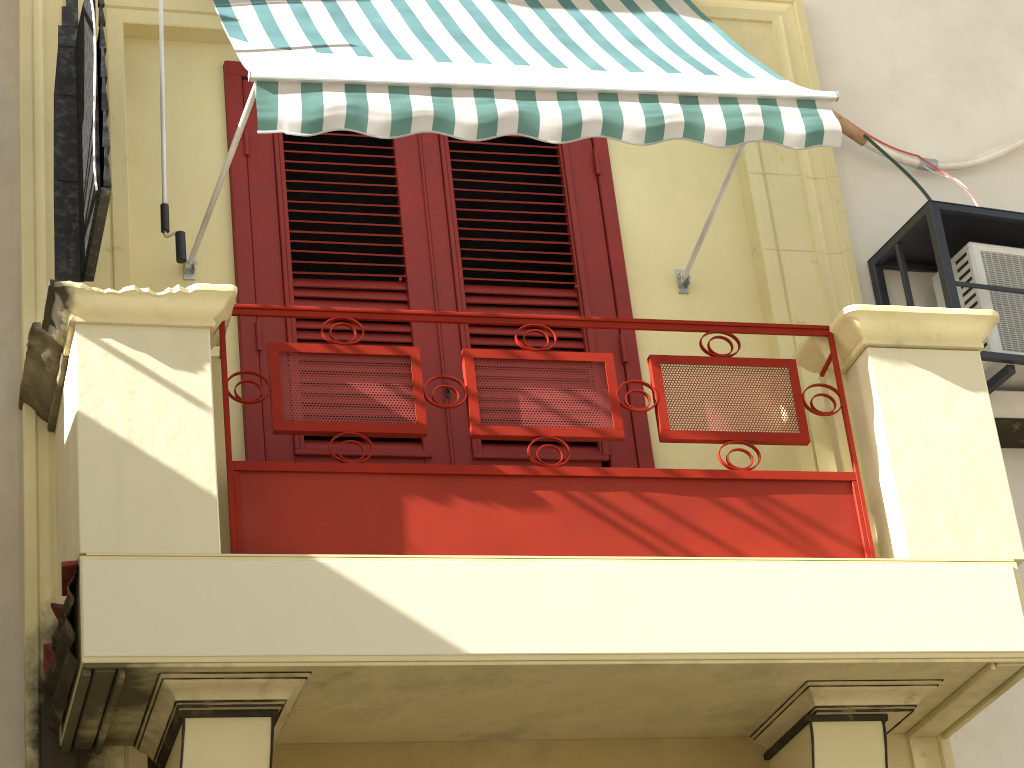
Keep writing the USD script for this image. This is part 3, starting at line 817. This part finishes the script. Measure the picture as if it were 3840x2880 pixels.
t = 0.042
for u in (0.0, LEN - t):
    cb('upright', u, u + t, 0.0, t, LZ, HZ2, 0.003)
    cb('upright', u, u + t, D - t, D, LZ, HZ2, 0.003)
for v in (0.001, D - t + 0.001):
    cb('long_bar', t, LEN - t, v, v + 0.03, HZ2 - 0.03, HZ2 - 0.001, 0.002)
    cb('long_bar', t, LEN - t, v, v + 0.03, LZ + 0.001, LZ + 0.03, 0.002)
for u in (0.001, LEN - t + 0.001):
    cb('cross_bar', u, u + 0.03, t, D - t, HZ2 - 0.036, HZ2 - 0.001, 0.002)
    cb('cross_bar', u, u + 0.03, t, D - t, LZ + 0.001, LZ + 0.03, 0.002)
cb('middle_upright', 0.003, 0.025, 0.265, 0.287, LZ + 0.03, HZ2 - 0.036, 0.002)
cb('middle_bar', t, LEN - t, 0.004, 0.016, 1.30, 1.318, 0.002)
cb('top_sheet', 0.0, LEN, 0.0, D, HZ2 + 0.0003, HZ2 + 0.005)
for u in (0.22, LEN - 0.16):
    cb('foot_bar', u, u + 0.035, 0.032, D - t, LZ - 0.034, LZ + 0.0005, 0.002)

ac = thing('air_conditioner', 'white outdoor air conditioner unit with a wire fan guard inside the dark cage', 'air conditioner')
U0, U1, V0, V1, Z0, Z1 = 0.205, 0.93, 0.075, 0.37, 1.03, 1.565
part(ac, 'casing', local(join(bx(U0, U1, V0, V1, Z0, Z0 + 0.05, 0.012), bx(U0, U1, V0, V1, Z1 - 0.035, Z1, 0.012), bx(U0, U0 + 0.055, V0 + 0.001, V1, Z0 + 0.03, Z1 - 0.02, 0.012),
                              bx(U1 - 0.16, U1, V0 + 0.001, V1, Z0 + 0.03, Z1 - 0.02, 0.012), bx(U0 + 0.02, U1 - 0.02, V0 + 0.12, V1 - 0.005, Z0 + 0.02, Z1 - 0.02))), M['acwhite'])
part(ac, 'fan_recess', local(bx(U0 + 0.05, U1 - 0.15, V0 + 0.045, V0 + 0.118, Z0 + 0.045, Z1 - 0.03)), M['acgrey'])
gd = []
for k in range(46):
    z = Z0 + 0.058 + k * (Z1 - Z0 - 0.10) / 45
    gd.append(bx(U0 + 0.05, U1 - 0.155, V0 + 0.010, V0 + 0.012, z, z + 0.0018))
for k in range(16):
    u = U0 + 0.07 + k * (U1 - U0 - 0.24) / 15
    gd.append(bx(u, u + 0.003, V0 + 0.013, V0 + 0.016, Z0 + 0.05, Z1 - 0.036))
part(ac, 'fan_guard', local(join(*gd)), M['acwhite'], kind='stuff')
cu, cz = (U0 + U1 - 0.10) / 2, (Z0 + Z1) / 2
hub = lathe([(0, -0.012), (0.06, -0.012), (0.07, 0.0), (0.0, 0.0)], 24)
hub.apply_transform(trimesh.transformations.rotation_matrix(math.pi / 2, (1, 0, 0)))
hub.apply_translation((cu, V0 + 0.040, cz))
part(ac, 'fan_hub', local(hub), M['grip'], smooth=40)
for k in range(12):
    z = Z0 + 0.075 + k * 0.037
    part(ac, 'side_vent', local(bx(U0 - 0.0015, U0 + 0.004, V0 + 0.03, V0 + 0.11, z, z + 0.014)), M['grip'])

dish = thing('round_wall_cover', 'pale round cover on the wall behind the dark cage', 'vent cover')
dm = lathe([(0, -0.06), (0.07, -0.055), (0.12, -0.03), (0.135, 0.0), (0.0, 0.0)], 32)
dm.apply_transform(trimesh.transformations.rotation_matrix(-math.pi / 2, (1, 0, 0)))
dm.apply_scale(1)
dm.vertices[:, 1] *= -1
dm.apply_translation((3.475, yb - 0.001, 1.33))
dm.fix_normals()
part(dish, 'cover', dm, M['pipe'], smooth=40)
part(dish, 'rim', flat_ring(3.475, 1.33, 0.14, 0.14, yb - 0.016, yb - 0.002, 0.008), M['pipe'], smooth=40)

# ------------------------------------------------------------------ conduit and wires
cd = thing('wall_conduit', 'cream flexible conduit sagging across the right wall above the cage', 'conduit')
cp = curve([(3.02, 0.66, 2.42), (3.24, 0.70, 2.285), (3.42, 0.735, 2.19), (3.60, 0.755, 2.145), (3.80, 0.765, 2.16), (4.02, 0.765, 2.25), (4.30, 0.765, 2.40), (4.8, 0.765, 2.5)], 70)
part(cd, 'pipe', tube(cp, 0.023, 14), M['pipe'], smooth=40)
k0 = int(np.argmin(np.abs(cp[:, 0] - 3.60)))
part(cd, 'tape', tube(cp[k0 - 1:k0 + 3], 0.0265, 14), M['tape'], smooth=40, label='grey tape wound round the conduit')
k1 = int(np.argmin(np.abs(cp[:, 0] - 3.23))); k2 = int(np.argmin(np.abs(cp[:, 0] - 3.37)))
part(cd, 'wrap', tube(cp[k1 - 4:k2], 0.0275, 14), M['brown'], smooth=40, label='brown wrap at the end of the conduit')
gw = thing('green_wire', 'dark green wire running from the brown wrap down to the cage corner', 'wire')
part(gw, 'wire', tube(curve([(3.335, 0.69, 2.225), (3.352, 0.58, 2.06), (3.372, 0.45, 1.86), (3.372, 0.34, 1.682)], 24), 0.0075, 8), M['greenwire'], smooth=40)
rw = thing('red_wire', 'thin red wire along the conduit dropping to the top of the cage', 'wire')
up_ = cp[k1 + 1:k0] + np.array([0, -0.022, 0.020])
part(rw, 'wire', tube(up_, 0.0045, 6), M['redwire'], smooth=40)
part(rw, 'wire', tube(curve([tuple(up_[-1]), (3.625, 0.70, 2.10), (3.63, 0.58, 1.96), (3.62, 0.46, 1.81), (3.60, 0.375, 1.682)], 24), 0.004, 6), M['redwire'], smooth=40)
part(rw, 'wire', tube(curve([(3.60, 0.735, 2.12), (3.645, 0.69, 2.05), (3.655, 0.60, 1.97), (3.64, 0.50, 1.85), (3.612, 0.39, 1.682)], 24), 0.003, 6), M['pipe'], smooth=40)

# ------------------------------------------------------------------ added unseen poles left of the frame, placed so their shadows cross the railing
POLES = [(0.098, (1.545, 0.335), (1.87, 0.11)), (0.098, (1.80, 0.335), (2.16, 0.10)), (0.098, (2.05, 0.335), (2.50, 0.05)), (0.098, (2.20, 0.335), (2.49, 0.095)),
         (0.098, (2.24, 0.345), (2.64, 0.10)), (0.098, (0.98, 0.775), (1.15, 0.66)), (0.0, (0.033, 0.775), (0.436, 0.50))]
for i, (py, s1, s2) in enumerate(POLES):
    xs_ = -0.85 - 0.055 * i
    q = []
    for (x, z) in (s1, s2):
        k = x - xs_
        q.append((xs_, py - SUN[1] / SUN[0] * k, z - SUN[2] / SUN[0] * k))
    q = np.array(q); d = (q[0] - q[1]) / (q[0][1] - q[1][1])
    a = q[0] + d * (yb - q[0][1])
    zl_ = s2[1] if py == 0 else -0.02
    e_ = q[1] + (q[1] - q[0]) * (zl_ - s2[1]) / (s2[1] - s1[1])
    c_ = thing('shadow_pole', 'added dark pole out of frame, placed to cast a line of shadow', 'pole', 'added shadow poles out of frame')
    part(c_, 'pole', tube([a, e_], 0.014, 10), M['cable'], smooth=40)
    part(c_, 'socket', tube([a + (e_ - a) * 0.05, a], 0.016, 10), M['chrome'], smooth=40)
